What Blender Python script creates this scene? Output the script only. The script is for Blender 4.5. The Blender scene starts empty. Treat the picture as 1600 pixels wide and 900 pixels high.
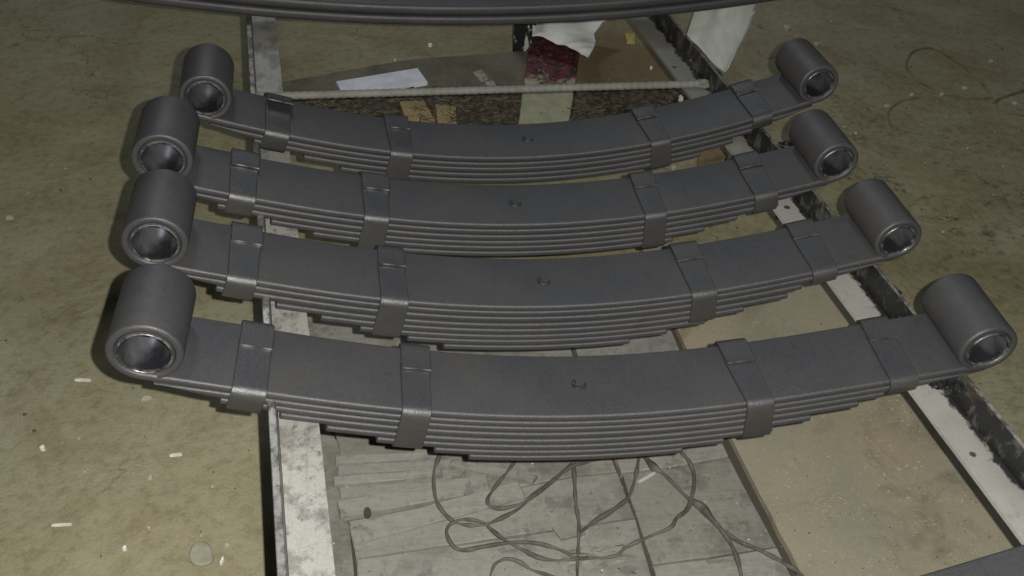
import bpy, bmesh, math, random
from mathutils import Vector, Matrix, noise
random.seed(7)
S = bpy.context.scene
COL = S.collection

# ------------------------------------------------------------------ camera, light, exposure
CAM = Vector((-0.1896, -0.65392, 0.72131))
R_ = Vector((0.99015256, -0.12063925, 0.07102169))
U_ = Vector((0.02290731, 0.64010922, 0.76794234))
F_ = Vector((0.13810562, 0.75875315, -0.63656931))
FPX = 1505.47
cd = bpy.data.cameras.new('camera'); cam = bpy.data.objects.new('camera', cd); COL.objects.link(cam)
cd.sensor_width = 36.0; cd.lens = FPX / 1600 * 36.0; cd.clip_start = 0.02; cd.clip_end = 100
M = Matrix((( R_.x, U_.x, -F_.x, CAM.x), (R_.y, U_.y, -F_.y, CAM.y), (R_.z, U_.z, -F_.z, CAM.z), (0, 0, 0, 1)))
cam.matrix_world = M
S.camera = cam

world = bpy.data.worlds.new('World'); S.world = world; world.use_nodes = True
bg = world.node_tree.nodes['Background']
bg.inputs['Color'].default_value = (0.80, 0.86, 1.0, 1); bg.inputs['Strength'].default_value = 0.018

# the phone's own flash, a few centimetres to the right of its lens
fl = bpy.data.lights.new('phone_flash', 'POINT'); fl.energy = 66; fl.shadow_soft_size = 0.0035
fl.color = (1.0, 0.985, 0.93)
flo = bpy.data.objects.new('phone_flash', fl); COL.objects.link(flo)
flo.location = CAM + R_ * 0.029 + U_ * 0.010 + F_ * 0.004
# unseen dim fill lamps added overhead, stronger at the back to lift the far floor
for nm, loc, en, sz in (('fill_lamp', (-.6, 3.4, 3.2), 22, .7), ('fill_lamp', (2.6, 1.8, 3.2), 8, .7)):
    al = bpy.data.lights.new(nm, 'AREA'); al.energy = en; al.size = sz; al.color = (0.86, 0.93, 1.0)
    ao = bpy.data.objects.new(nm, al); COL.objects.link(ao); ao.location = loc
    ao.rotation_euler = (Vector((0, .3, 0)) - Vector(loc)).to_track_quat('-Z', 'Y').to_euler()

S.view_settings.view_transform = 'Standard'; S.view_settings.look = 'None'
S.view_settings.gamma = 1; S.view_settings.use_curve_mapping = False
S.view_settings.exposure = 0.13

FZ = -0.30            # floor level
def at(px, py, z):    # where the photograph's point lies on the level z
    d = (px - 800) * R_ + (450 - py) * U_ + FPX * F_
    return CAM + d * ((z - CAM.z) / d.z)

# ------------------------------------------------------------------ materials
class NT:
    def __init__(s, name):
        s.m = bpy.data.materials.new(name); s.m.use_nodes = True
        s.t = s.m.node_tree; s.b = s.t.nodes['Principled BSDF']
        s.tc = s.t.nodes.new('ShaderNodeTexCoord')
    def n(s, t, **k):
        x = s.t.nodes.new(t)
        for a, v in k.items(): setattr(x, a, v)
        return x
    def l(s, a, b): s.t.links.new(a, b)
    def coord(s, scale=(1, 1, 1), which='Object', rot=(0, 0, 0)):
        mp = s.n('ShaderNodeMapping'); mp.inputs['Scale'].default_value = scale; mp.inputs['Rotation'].default_value = rot
        s.l(s.tc.outputs[which], mp.inputs['Vector']); return mp.outputs[0]
    def noise(s, scale, detail=4, rough=.55, co=None, dist=0):
        x = s.n('ShaderNodeTexNoise'); x.inputs['Scale'].default_value = scale
        x.inputs['Detail'].default_value = detail; x.inputs['Roughness'].default_value = rough; x.inputs['Distortion'].default_value = dist
        s.l(co if co else s.coord(), x.inputs['Vector']); return x.outputs['Fac']
    def voro(s, scale, feature='F1', co=None, out='Distance'):
        x = s.n('ShaderNodeTexVoronoi'); x.feature = feature; x.inputs['Scale'].default_value = scale
        s.l(co if co else s.coord(), x.inputs['Vector']); return x.outputs[out]
    def ramp(s, f, a, b, inter='LINEAR'):
        x = s.n('ShaderNodeMapRange'); x.inputs['From Min'].default_value = a; x.inputs['From Max'].default_value = b
        s.l(f, x.inputs['Value']); return x.outputs[0]
    def mix(s, f, a, b, mode='MIX'):
        x = s.n('ShaderNodeMix'); x.data_type = 'RGBA'; x.blend_type = mode
        for k, v in ((0, f), (6, a), (7, b)):
            if hasattr(v, 'is_linked'): s.l(v, x.inputs[k])
            elif k == 0: x.inputs[0].default_value = v
            else: x.inputs[k].default_value = (*v, 1)
        return x.outputs[2]
    def math(s, op, a, b=0.0):
        x = s.n('ShaderNodeMath'); x.operation = op
        for k, v in ((0, a), (1, b)):
            if hasattr(v, 'is_linked'): s.l(v, x.inputs[k])
            else: x.inputs[k].default_value = v
        return x.outputs[0]
    def bump(s, h, strength=.3, dist=.001, prev=None):
        x = s.n('ShaderNodeBump'); x.inputs['Strength'].default_value = strength; x.inputs['Distance'].default_value = dist
        s.l(h, x.inputs['Height'])
        if prev: s.l(prev, x.inputs['Normal'])
        s.l(x.outputs[0], s.b.inputs['Normal']); return x.outputs[0]
    def done(s, col=None, rough=None, metal=None, spec=None):
        for k, v in (('Base Color', col), ('Roughness', rough), ('Metallic', metal), ('Specular IOR Level', spec)):
            if v is None: continue
            if hasattr(v, 'is_linked'): s.l(v, s.b.inputs[k])
            else: s.b.inputs[k].default_value = (*v, 1) if k == 'Base Color' else v
        return s.m

def mat_spring(name, k=1.0, tint=(1, 1, 1), streak=(1, 1, 1)):
    t = NT(name)
    k *= .47; a = tuple(c * k * q for c, q in zip((.052, .064, .074), tint)); b = tuple(c * k * q for c, q in zip((.084, .087, .086), tint))
    big = t.noise(9, 3); fine = t.noise(480, 4, .7); med = t.noise(70, 5, .65)
    c = t.mix(t.ramp(big, .35, .65), a, b)
    c = t.mix(t.math('MULTIPLY', t.ramp(med, .50, .72), .45), c, (.034 * k, .035 * k, .039 * k))
    c = t.mix(t.math('MULTIPLY', t.ramp(t.noise(22, 5, .7), .50, .70), .4), c, (.105 * k, .100 * k, .098 * k))
    c = t.mix(t.math('MULTIPLY', t.ramp(fine, .42, .66), .55), c, (.15 * k, .115 * k, .12 * k))
    scr = t.noise(60, 4, .7, t.coord((1, 14, 14)))
    c = t.mix(t.math('MULTIPLY', t.ramp(scr, .60, .74), .25), c, (.15 * k, .15 * k, .155 * k))
    sp = t.ramp(t.voro(140, co=t.coord()), .055, .03)
    sel = t.ramp(t.noise(35, 2), .60, .66)
    c = t.mix(t.math('MULTIPLY', sp, sel), c, (.33, .32, .30))
    t.bump(t.math('ADD', t.math('MULTIPLY', med, .6), t.math('MULTIPLY', fine, .9)), .55, .0008)
    return t.done(c, t.ramp(t.math('ADD', t.math('MULTIPLY', med, .6), t.math('MULTIPLY', big, .5)), .2, .9), 0.0, .62)
def rough_fix(m, lo, hi):
    t = m.node_tree; b = t.nodes['Principled BSDF']; l = b.inputs['Roughness'].links[0].from_node
    l.inputs['To Min'].default_value = lo; l.inputs['To Max'].default_value = hi
M_LEAF = mat_spring('spring_paint'); rough_fix(M_LEAF, .40, .62)
M_EDGE = M_LEAF
M_STRAP = mat_spring('strap_paint', 1.0, (1, 1, .99)); rough_fix(M_STRAP, .28, .52)

def mat_bare():
    t = NT('worn_bare_steel'); n = t.noise(160, 4, .6)
    c = t.mix(t.ramp(t.noise(28, 3), .44, .58), (.50, .49, .46), (.07, .07, .07))
    return t.done(c, .36, .75)
M_BARE = mat_bare()
def mat_rim():
    t = NT('bushing_rim_steel'); n = t.noise(120, 4, .6)
    c = t.mix(t.ramp(n, .40, .56), (.22, .215, .20), (.045, .045, .047))
    t.bump(n, .3, .001)
    return t.done(c, .38, .6)
M_RIM = mat_rim()
def mat_bore():
    t = NT('oily_bore'); n = t.noise(35, 3, .5, t.coord((1, .5, 1))); 
    c = t.mix(t.ramp(n, .42, .62), (.035, .033, .038), (.15, .15, .165))
    t.bump(t.noise(90, 3), .15, .001)
    return t.done(c, t.ramp(n, .2, .8), .5, .6)
M_BORE = mat_bore(); rough_fix(M_BORE, .20, .42)

def mat_floor():
    t = NT('dusty_concrete')
    co = t.coord()
    big = t.noise(1.6, 4, .55, co); mid = t.noise(7, 6, .6, co, .6); fine = t.noise(60, 6, .7, co); vf = t.noise(320, 4, .7, co)
    c = t.mix(t.ramp(big, .36, .64), (.256, .228, .118), (.325, .300, .192))
    c = t.mix(t.math('MULTIPLY', t.ramp(mid, .46, .66), .62), c, (.200, .160, .080))
    c = t.mix(t.math('MULTIPLY', t.ramp(t.noise(4.2, 6, .62, t.coord((1, 1.7, 1), rot=(0, 0, .5)), .4), .53, .70), .5), c, (.42, .39, .27))
    c = t.mix(t.math('MULTIPLY', t.ramp(fine, .35, .75), .34), c, (.42, .39, .28))
    c = t.mix(t.math('MULTIPLY', t.ramp(fine, .50, .32), .32), c, (.12, .100, .055))
    c = t.mix(t.math('MULTIPLY', t.ramp(vf, .35, .75), .30), c, (.15, .13, .08))
    grit = t.ramp(t.noise(190, 6, .8, co), .60, .66)
    c = t.mix(t.math('MULTIPLY', grit, .6), c, (.085, .072, .045))
    wv = t.noise(5, 4, .6, co); wp = t.n('ShaderNodeVectorMath', operation='ADD'); t.l(co, wp.inputs[0])
    wc = t.n('ShaderNodeCombineXYZ'); t.l(t.math('MULTIPLY', wv, .5), wc.inputs[0]); t.l(t.math('MULTIPLY', t.noise(6, 4, .6, t.coord((1, 1, 1), rot=(0, 0, 2))), .5), wc.inputs[1]); t.l(wc.outputs[0], wp.inputs[1])
    crk = t.ramp(t.voro(1.7, 'DISTANCE_TO_EDGE', wp.outputs[0]), .006, .001)
    c = t.mix(t.math('MULTIPLY', t.math('MULTIPLY', crk, t.ramp(t.noise(3, 3, .5, co), .46, .56)), .7), c, (.10, .082, .045))
    # oily spots, only where a coarse mask lets them
    spots = t.ramp(t.noise(26, 5, .7, co, .8), .62, .70)
    mask = t.ramp(t.noise(2.3, 3, .5, t.coord((1, 1, 1), rot=(0, 0, 1))), .50, .62)
    c = t.mix(t.math('MULTIPLY', t.math('MULTIPLY', spots, mask), .75), c, (.055, .05, .035))
    bm2 = t.n('ShaderNodeVectorMath', operation='DISTANCE'); t.l(co, bm2.inputs[0]); q = at(985, 105, FZ); bm2.inputs[1].default_value = (q.x, q.y, q.z)
    brn = t.ramp(t.math('ADD', bm2.outputs['Value'], t.math('MULTIPLY', t.noise(6, 5, .65, co), .35)), .50, .28)
    c = t.mix(t.math('MULTIPLY', brn, .7), c, (.150, .098, .045))
    # grease trodden about beside the rack's right rail
    gm = t.n('ShaderNodeVectorMath', operation='DISTANCE'); gc = t.n('ShaderNodeMapping'); t.l(t.tc.outputs['Object'], gc.inputs['Vector'])
    gc.inputs['Location'].default_value = (-.92, -.72, .3); gc.inputs['Scale'].default_value = (1, .9, 1); t.l(gc.outputs[0], gm.inputs[0])
    near = t.ramp(gm.outputs['Value'], .75, .15)
    dk = t.ramp(t.noise(42, 6, .75, co, .6), .50, .62); dk2 = t.ramp(t.noise(8, 4, .6, co, .6), .42, .62)
    c = t.mix(t.math('MULTIPLY', t.math('MULTIPLY', dk, dk2), t.math('MULTIPLY', near, .85)), c, (.06, .055, .04))
    # pale chips trodden in
    ch = t.ramp(t.voro(38, co=co), .10, .07); ch2 = t.ramp(t.noise(15, 2, .5, co), .60, .64)
    c = t.mix(t.math('MULTIPLY', t.math('MULTIPLY', ch, ch2), .5), c, (.50, .46, .34))
    bm = t.bump(t.math('ADD', t.math('MULTIPLY', mid, 1.0), t.math('MULTIPLY', fine, .35)), .5, .012)
    t.bump(vf, .3, .002, bm)
    return t.done(c, .82, 0, .3)
M_FLOOR = mat_floor()

def mat_chip():
    t = NT('dirty_chipboard'); co = t.coord(); fl_ = t.coord((1, 1.5, 1), rot=(0, 0, .5))
    big = t.noise(5, 4, .55, co); fine = t.noise(90, 5, .7, co)
    c = t.mix(t.ramp(big, .35, .65), (.262, .245, .180), (.315, .268, .182))
    c = t.mix(t.math('MULTIPLY', t.ramp(t.noise(13, 5, .6, co, .5), .52, .70), .75), c, (.165, .135, .088))
    c = t.mix(t.math('MULTIPLY', t.ramp(fine, .35, .72), .4), c, (.34, .32, .24))
    for sc, lo, a in ((120, .52, .6), (75, .58, .6), (190, .48, .6)):
        v = t.ramp(t.voro(sc, co=fl_), .22, .12); msk = t.ramp(t.noise(sc * .23, 3, .6, co), lo, lo + .06)
        c = t.mix(t.math('MULTIPLY', t.math('MULTIPLY', v, msk), a), c, (.55, .50, .37))
    dk = t.ramp(t.voro(30, co=fl_), .10, .06); dm = t.ramp(t.noise(10, 2, .6, co), .56, .6)
    c = t.mix(t.math('MULTIPLY', t.math('MULTIPLY', dk, dm), .8), c, (.06, .05, .035))
    t.bump(t.math('ADD', fine, t.noise(300, 4, .7, co)), .35, .002)
    return t.done(c, .85, 0, .25)
M_CHIP = mat_chip()

def mat_board(name, a, b, stain=(.10, .095, .085), rot=.2):
    t = NT(name); co = t.coord(); g = t.coord((1.2, 22, 8), rot=(0, 0, rot))
    gr = t.noise(7, 5, .6, g); big = t.noise(6, 4, .6, co); fine = t.noise(110, 5, .7, co)
    c = t.mix(t.ramp(big, .35, .66), a, b)
    c = t.mix(t.math('MULTIPLY', t.ramp(gr, .48, .7), .35), c, tuple(x * .7 for x in a))
    c = t.mix(t.math('MULTIPLY', t.ramp(fine, .35, .72), .35), c, tuple(min(1, x * 1.35) for x in b))
    blot = t.ramp(t.noise(24, 7, .72, co, .3), .57, .63)
    c = t.mix(t.math('MULTIPLY', blot, .5), c, stain)
    c = t.mix(t.math('MULTIPLY', t.ramp(t.noise(9, 6, .75, co), .48, .64), .6), c, tuple(x * .5 for x in a))
    c = t.mix(t.math('MULTIPLY', t.ramp(t.noise(130, 6, .8, co), .60, .66), .6), c, (.08, .075, .065))
    chp = t.ramp(t.voro(60, co=co), .11, .07); cm = t.ramp(t.noise(20, 2, .5, co), .60, .64)
    c = t.mix(t.math('MULTIPLY', chp, cm), c, (.55, .53, .45))
    t.bump(t.math('ADD', t.math('MULTIPLY', gr, .6), t.math('MULTIPLY', fine, .5)), .45, .003)
    return t.done(c, .8, 0, .3)
M_BOARD = mat_board('dusty_grey_board', (.228, .222, .196), (.285, .278, .242))
M_BOARD2 = mat_board('grey_brown_board', (.200, .192, .164), (.255, .244, .208), rot=.35)
M_LATH = mat_board('pale_lath_wood', (.25, .244, .214), (.31, .30, .262), rot=.1)
M_GAP = NT('packed_dirt').done((.06, .052, .04), .9)

def mat_rail():
    t = NT('worn_painted_steel'); co = t.coord(); 
    big = t.noise(6, 5, .6, co); st = t.noise(24, 8, .78, co); sc = t.noise(60, 5, .7, t.coord((1.6, .10, 1), rot=(0, 0, -.11))); fine = t.noise(260, 5, .75, co)
    c = t.mix(t.ramp(big, .35, .65), (.265, .260, .238), (.345, .338, .308))
    c = t.mix(t.math('MULTIPLY', t.ramp(st, .48, .58), .78), c, (.130, .128, .122))
    c = t.mix(t.math('MULTIPLY', t.ramp(sc, .54, .70), .45), c, (.16, .155, .145))
    c = t.mix(t.math('MULTIPLY', t.ramp(t.noise(95, 7, .75, co), .58, .64), .75), c, (.06, .058, .055))
    c = t.mix(t.math('MULTIPLY', t.ramp(t.noise(12, 5, .7, co), .56, .66), .5), c, (.20, .165, .115))
    c = t.mix(t.math('MULTIPLY', t.ramp(fine, .42, .70), .40), c, (.20, .195, .18))
    t.bump(t.math('ADD', st, fine), .4, .0015)
    return t.done(c, .58, .05, .4)
M_RAIL = mat_rim and mat_rail()
def mat_rail_right():
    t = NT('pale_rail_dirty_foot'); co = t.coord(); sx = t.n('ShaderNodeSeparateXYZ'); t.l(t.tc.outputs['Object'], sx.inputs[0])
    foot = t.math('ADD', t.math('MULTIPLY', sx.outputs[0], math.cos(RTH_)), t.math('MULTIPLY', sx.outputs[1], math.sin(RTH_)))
    n = t.noise(38, 8, .72, co); fine = t.noise(260, 5, .75, co); big = t.noise(8, 5, .6, co)
    c = t.mix(t.ramp(big, .35, .65), (.31, .303, .278), (.40, .39, .36))
    c = t.mix(t.math('MULTIPLY', t.ramp(n, .56, .62), .45), c, (.20, .198, .185))
    c = t.mix(t.math('MULTIPLY', t.ramp(t.noise(4, 3, .6, co), .53, .64), .6), c, (.19, .185, .165))
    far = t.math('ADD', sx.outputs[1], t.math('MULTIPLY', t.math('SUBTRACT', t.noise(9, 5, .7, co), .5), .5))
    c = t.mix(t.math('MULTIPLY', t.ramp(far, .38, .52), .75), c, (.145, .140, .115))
    c = t.mix(t.ramp(t.voro(26, co=co), .13, .10), c, (.05, .048, .045))
    c = t.mix(t.math('MULTIPLY', t.ramp(fine, .45, .70), .3), c, (.22, .215, .20))
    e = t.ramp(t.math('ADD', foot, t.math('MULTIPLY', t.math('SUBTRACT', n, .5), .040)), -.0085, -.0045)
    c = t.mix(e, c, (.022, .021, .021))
    t.bump(t.math('ADD', n, fine), .35, .0012)
    return t.done(c, .55, .05, .4)
RTH_ = .1093
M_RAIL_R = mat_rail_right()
def mat_flange():
    t = NT('oily_black_steel'); co = t.coord(); n = t.noise(42, 6, .7, t.coord((1, 1, .8)), .2)
    c = t.mix(t.ramp(n, .50, .66), (.015, .015, .016), (.115, .112, .095))
    c = t.mix(t.math('MULTIPLY', t.ramp(t.noise(16, 4, .6, co), .58, .66), .6), c, (.09, .06, .045))
    t.bump(n, .8, .004)
    return t.done(c, t.ramp(n, .2, 1.0), .1, .6)
M_FLANGE = mat_flange(); rough_fix(M_FLANGE, .22, .75)
def mat_lip():
    t = NT('rubbed_steel_lip'); n = t.noise(55, 5, .7)
    c = t.mix(t.ramp(n, .45, .6), (.27, .26, .24), (.09, .09, .08))
    t.bump(n, .5, .002)
    return t.done(c, .34, .5)
M_LIP = mat_lip()
def mat_rod():
    t = NT('dusty_bar_steel'); n = t.noise(90, 5, .65); m = t.noise(14, 4, .6)
    c = t.mix(t.ramp(m, .4, .65), (.20, .20, .175), (.145, .142, .122)); c = t.mix(t.math('MULTIPLY', t.ramp(n, .5, .7), .5), c, (.12, .11, .09))
    t.bump(n, .5, .002); return t.done(c, .7, 0)
M_ROD = mat_rod()
def mat_cable():
    t = NT('dust_coated_rubber'); n = t.noise(60, 5, .65); m = t.noise(22, 3)
    c = t.mix(t.ramp(m, .42, .62), (.115, .106, .088), (.065, .060, .050)); c = t.mix(t.math('MULTIPLY', t.ramp(n, .5, .7), .4), c, (.22, .21, .18))
    t.bump(n, .5, .002); return t.done(c, .68, 0, .4)
M_CABLE = mat_cable()
def simple(name, a, b, scale=40, rough=.7, metal=0, bump=.3, lo=.42, hi=.6, bd=.002):
    t = NT(name); n = t.noise(scale, 5, .65); c = t.mix(t.ramp(n, lo, hi), a, b); t.bump(n, bump, bd)
    return t.done(c, rough, metal)
M_WHITE = simple('white_sheet', (.84, .86, .80), (.70, .72, .67), 14, .75)
M_CLOTH = simple('white_cotton', (.88, .87, .79), (.76, .75, .68), 18, .85)
M_BUTT = simple('cigarette_paper', (.72, .68, .58), (.55, .50, .40), 120, .8)
M_CHIPS = simple('pale_chips', (.50, .46, .36), (.30, .27, .20), 30, .75)
M_PUTTY = simple('dried_putty', (.34, .33, .25), (.27, .26, .19), 60, .8, bump=.7)
M_KRAFT = simple('yellowed_card', (.36, .27, .12), (.26, .20, .10), 30, .8)
M_YELL = simple('yellow_paper', (.48, .40, .12), (.38, .31, .10), 60, .8)
M_OCHRE = simple('orange_card', (.22, .145, .075), (.15, .105, .06), 40, .8)
M_RAG = simple('oily_rag', (.040, .030, .020), (.150, .120, .075), 70, .85, bump=1.0, bd=.010, lo=.44, hi=.60)
M_PLATE = mat_board('dim_grey_brown_plate', (.135, .122, .085), (.18, .165, .12))
M_STRAW = simple('dull_straw', (.17, .135, .085), (.09, .07, .045), 60, .8)
M_SLAT = simple('white_plastic', (.78, .79, .84), (.66, .67, .72), 30, .5)
M_FOIL = simple('crumpled_foil', (.42, .41, .36), (.26, .25, .20), 80, .5)
M_GREASE = simple('wet_black_grease', (.012, .012, .014), (.03, .03, .032), 90, .07, bump=1.0, bd=.010)
M_PIN = simple('pin_steel', (.010, .010, .010), (.022, .022, .022), 200, .6)
M_SILV = simple('bright_rod', (.62, .62, .60), (.45, .45, .44), 40, .35, .3)
def mat_stained():
    t = NT('stained_pale_board'); co = t.coord('Object' and (1, 1, 1)); 
    sx = t.n('ShaderNodeSeparateXYZ'); t.l(t.tc.outputs['Object'], sx.inputs[0])
    n = t.noise(30, 5, .65, dist=.8); v = t.math('ADD', sx.outputs[1], t.math('MULTIPLY', t.math('SUBTRACT', n, .5), .26))
    c = t.mix(t.ramp(t.noise(20, 4, .6), .4, .62), (.40, .39, .25), (.30, .29, .19))
    c = t.mix(t.ramp(t.noise(70, 3, .6), .62, .68), c, (.13, .11, .07))
    red = t.mix(t.ramp(t.noise(48, 6, .75), .46, .56), (.15, .032, .036), (.020, .016, .018)); red = t.mix(t.ramp(t.noise(85, 5, .7), .60, .66), red, (.33, .30, .22))
    f = t.ramp(v, .215, .26)
    c = t.mix(f, c, red)
    return t.done(c, .5, 0)
M_STAIN = mat_stained()
def mat_tin():
    t = NT('black_tin_white_drips'); n = t.noise(75, 5, .7, t.coord((1, 1, .3)), .2)
    c = t.mix(t.ramp(n, .55, .60), (.015, .014, .018), (.50, .50, .46)); return t.done(c, .45, 0)
M_TIN = mat_tin()

# ------------------------------------------------------------------ object helpers
def tag(o, label=None, cat=None, group=None, kind=None):
    if label: o['label'] = label
    if cat: o['category'] = cat
    if group: o['group'] = group
    if kind: o['kind'] = kind
    return o
def empty(name, loc, *a, **k):
    o = bpy.data.objects.new(name, None); COL.objects.link(o); o.location = loc; o.empty_display_size = .05
    tag(o, *a, **k); return o
def build(name, verts, faces, mats, parent=None, smooth=True, midx=None, origin=None, angle=35):
    me = bpy.data.meshes.new(name)
    off = Vector(origin) if origin is not None else Vector((0, 0, 0))
    base = parent.matrix_world_loc if False else None
    me.from_pydata([tuple(Vector(v) - off) for v in verts], [], faces)
    if not isinstance(mats, (list, tuple)): mats = [mats]
    for m in mats: me.materials.append(m)
    if midx: me.polygons.foreach_set('material_index', midx)
    bm = bmesh.new(); bm.from_mesh(me); bmesh.ops.recalc_face_normals(bm, faces=bm.faces); bm.to_mesh(me); bm.free()
    if smooth:
        me.polygons.foreach_set('use_smooth', [True] * len(me.polygons)); me.set_sharp_from_angle(angle=math.radians(angle))
    o = bpy.data.objects.new(name, me); COL.objects.link(o); o.location = off
    if parent:
        o.parent = parent
        pl = Vector((0, 0, 0)); q = parent
        while q: pl += q.location; q = q.parent
        o.location = off - pl
    return o
def sweep(rings, closed=False, cap=True):
    """rings: list of lists of points -> verts, faces"""
    n = len(rings[0]); V = [p for r in rings for p in r]; Fc = []
    m = len(rings)
    for i in range(m if closed else m - 1):
        a = i * n; b = ((i + 1) % m) * n
        for j in range(n):
            k = (j + 1) % n; Fc.append((a + j, a + k, b + k, b + j))
    if cap and not closed:
        Fc.append(tuple(range(n - 1, -1, -1))); Fc.append(tuple((m - 1) * n + j for j in range(n)))
    return V, Fc
def tube(name, pts, r, mat, parent=None, seg=8, sub=6, wob=0.0, rfun=None):
    P = [Vector(p) for p in pts]; Q = []
    for i in range(len(P) - 1):   # catmull-rom
        p0 = P[max(i - 1, 0)]; p1 = P[i]; p2 = P[i + 1]; p3 = P[min(i + 2, len(P) - 1)]
        for k in range(sub):
            t = k / sub
            Q.append(.5 * ((2 * p1) + (p2 - p0) * t + (2 * p0 - 5 * p1 + 4 * p2 - p3) * t * t + (3 * p1 - p0 - 3 * p2 + p3) * t ** 3))
    Q.append(P[-1]); rings = []
    for i, q in enumerate(Q):
        T = (Q[min(i + 1, len(Q) - 1)] - Q[max(i - 1, 0)]).normalized()
        A = T.cross(Vector((0, 0, 1))); A = A.normalized() if A.length > 1e-5 else Vector((1, 0, 0)); B = A.cross(T)
        rr = r * (rfun(i / len(Q)) if rfun else 1) * (1 + wob * (noise.noise(q * 60)))
        rings.append([q + (A * math.cos(a) + B * math.sin(a)) * rr for a in [2 * math.pi * j / seg for j in range(seg)]])
    V, Fc = sweep(rings)
    return build(name, V, Fc, mat, parent, origin=Q[0])
def prism(name, poly, z0, z1, mat, parent=None, bev=.0015, wob=0.0, origin=None, nz=0.0):
    """poly: outline points (x,y); a slab from z0 to z1 with softened, slightly uneven edges"""
    pts = [Vector((p[0], p[1], 0)) for p in poly]; out = []
    for i, p in enumerate(pts):
        q = pts[(i + 1) % len(pts)]; n = max(1, int((q - p).length / .03)) if wob else 1
        for k in range(n):
            v = p.lerp(q, k / n)
            if wob: v += Vector((noise.noise(v * 35), noise.noise(v * 35 + Vector((9, 3, 1))), 0)) * wob
            out.append(v)
    c = sum(out, Vector()) / len(out)
    def ring(ins, z): return [Vector((v.x, v.y, 0)) - (v - c).normalized() * ins + Vector((0, 0, z)) for v in out]
    V, Fc = sweep([ring(0, z0), ring(0, z1 - bev), ring(bev, z1)])
    return build(name, V, Fc, mat, parent, smooth=False, origin=origin if origin is not None else (c.x, c.y, z0))
def pxp(pts, z): return [at(x, y, z) for x, y in pts]
def sheet(name, corners, mat, thick=.0012, n=14, amp=.004, freq=14, **k):
    """a thin limp sheet over a quad of 3D corners (bl, br, tr, tl) with soft folds"""
    a, b, c, d = [Vector(p) for p in corners]; V = []; Fc = []
    for s in (0, 1):
        for j in range(n + 1):
            for i in range(n + 1):
                u, v = i / n, j / n; p = (a.lerp(b, u)).lerp(d.lerp(c, u), v)
                h = noise.noise(Vector((p.x * freq, p.y * freq, 3))) * amp + noise.noise(Vector((p.x * freq * .35 + 7, p.y * freq * .8, 1))) * amp * 1.5
                V.append(p + Vector((0, 0, h - s * thick)))
    N = (n + 1) ** 2
    for j in range(n):
        for i in range(n):
            q = j * (n + 1) + i; Fc.append((q, q + 1, q + n + 2, q + n + 1)); Fc.append((q + N, q + n + 1 + N, q + n + 2 + N, q + 1 + N))
    rim = [i for i in range(n + 1)] + [(j) * (n + 1) + n for j in range(1, n + 1)] + [n * (n + 1) + i for i in range(n - 1, -1, -1)] + [j * (n + 1) for j in range(n - 1, 0, -1)]
    for i in range(len(rim)):
        p, q = rim[i], rim[(i + 1) % len(rim)]; Fc.append((p, q, q + N, p + N))
    return build(name, V, Fc, mat, origin=a, **k)

# ------------------------------------------------------------------ the rack
ZT, HF, RTH = 0.0393, 0.0345, 0.1093          # flange top, flange height, rack's turn
XLT, XRT, XLI, XRI = -0.2883, 0.4192, -0.2495, 0.3788
def rk(x0, y, z): return Vector((x0 - math.tan(RTH) * y, y, z))

floor_v = []; floor_f = []
NX, NY = 120, 120
for j in range(NY + 1):
    for i in range(NX + 1):
        x = -6 + 12 * i / NX; y = -4 + 12 * j / NY
        floor_v.append((x, y, FZ + .004 * noise.noise(Vector((x * 2.2, y * 2.2, 0))) - .004))
for j in range(NY):
    for i in range(NX):
        a = j * (NX + 1) + i; floor_f.append((a, a + 1, a + NX + 2, a + NX + 1))
fo = build('floor', floor_v, floor_f, M_FLOOR); tag(fo, kind='structure')

rack = empty('steel_rack', rk(0, .3, FZ), 'grey angle-iron rack with a welded cross bar carrying the leaf springs', 'rack')
Y0, Y1 = -.9, 2.2
def rail(xi, xo, side):
    """angle iron: flat flange inwards, upright flange outwards; side -1 left, +1 right"""
    th = .0045 if side > 0 else .0075; zb = ZT - HF
    ys = [Y0 + (Y1 - Y0) * k / 120 for k in range(121)]
    rings = []
    for y in ys:
        w1 = .0009 * noise.noise(Vector((y * 30, side, 0))) ; w2 = .0006 * noise.noise(Vector((y * 45, side, 5)))
        rings.append([rk(xi + w1, y, zb), rk(xo - side * .0005, y, zb), rk(xo - side * .0005, y, zb - th), rk(xi + w1, y, zb - th)])
    V, Fc = sweep(rings)
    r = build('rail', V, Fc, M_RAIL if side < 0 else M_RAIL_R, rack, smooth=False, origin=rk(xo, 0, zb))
    rings = []
    for y in ys:
        w2 = .0007 * noise.noise(Vector((y * 45, side, 5)))
        x0, x1 = xo, xo + side * th
        rings.append([rk(x0, y, zb - th), rk(x0, y, ZT - .0008), rk(x0 + side * .0008, y, ZT + w2), rk(x1 - side * .0008, y, ZT + w2), rk(x1, y, ZT - .0008), rk(x1, y, zb - th)])
    V, Fc = sweep(rings)
    mi = []
    for i in range(len(rings) - 1): mi += [0, 1, 1, 1, 0, 0]
    mi += [0, 0]
    build('upright_flange', V, Fc, [M_FLANGE if side > 0 else M_RAIL, M_LIP], r, midx=mi, origin=rk(xo, 0, ZT))
    return r
rail(XLI, XLT, -1); rail(XRI, XRT, 1)
def leg(x, y):
    th = .005; w = .04; s = 1 if x < 0 else -1
    P = [(0, 0), (s * w, 0), (s * w, th), (s * th, th), (s * th, w), (0, w)]
    c = rk(x, y, 0)
    V, Fc = sweep([[Vector((c.x + a, c.y + b, z)) for a, b in P] for z in (FZ - .006, ZT - HF - .0046)])
    build('leg', V, Fc, M_RAIL, rack, smooth=False, origin=(c.x, c.y, FZ))
for x in (XLT, XRT):
    for y in (-.85, 2.1): leg(x, y)
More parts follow.
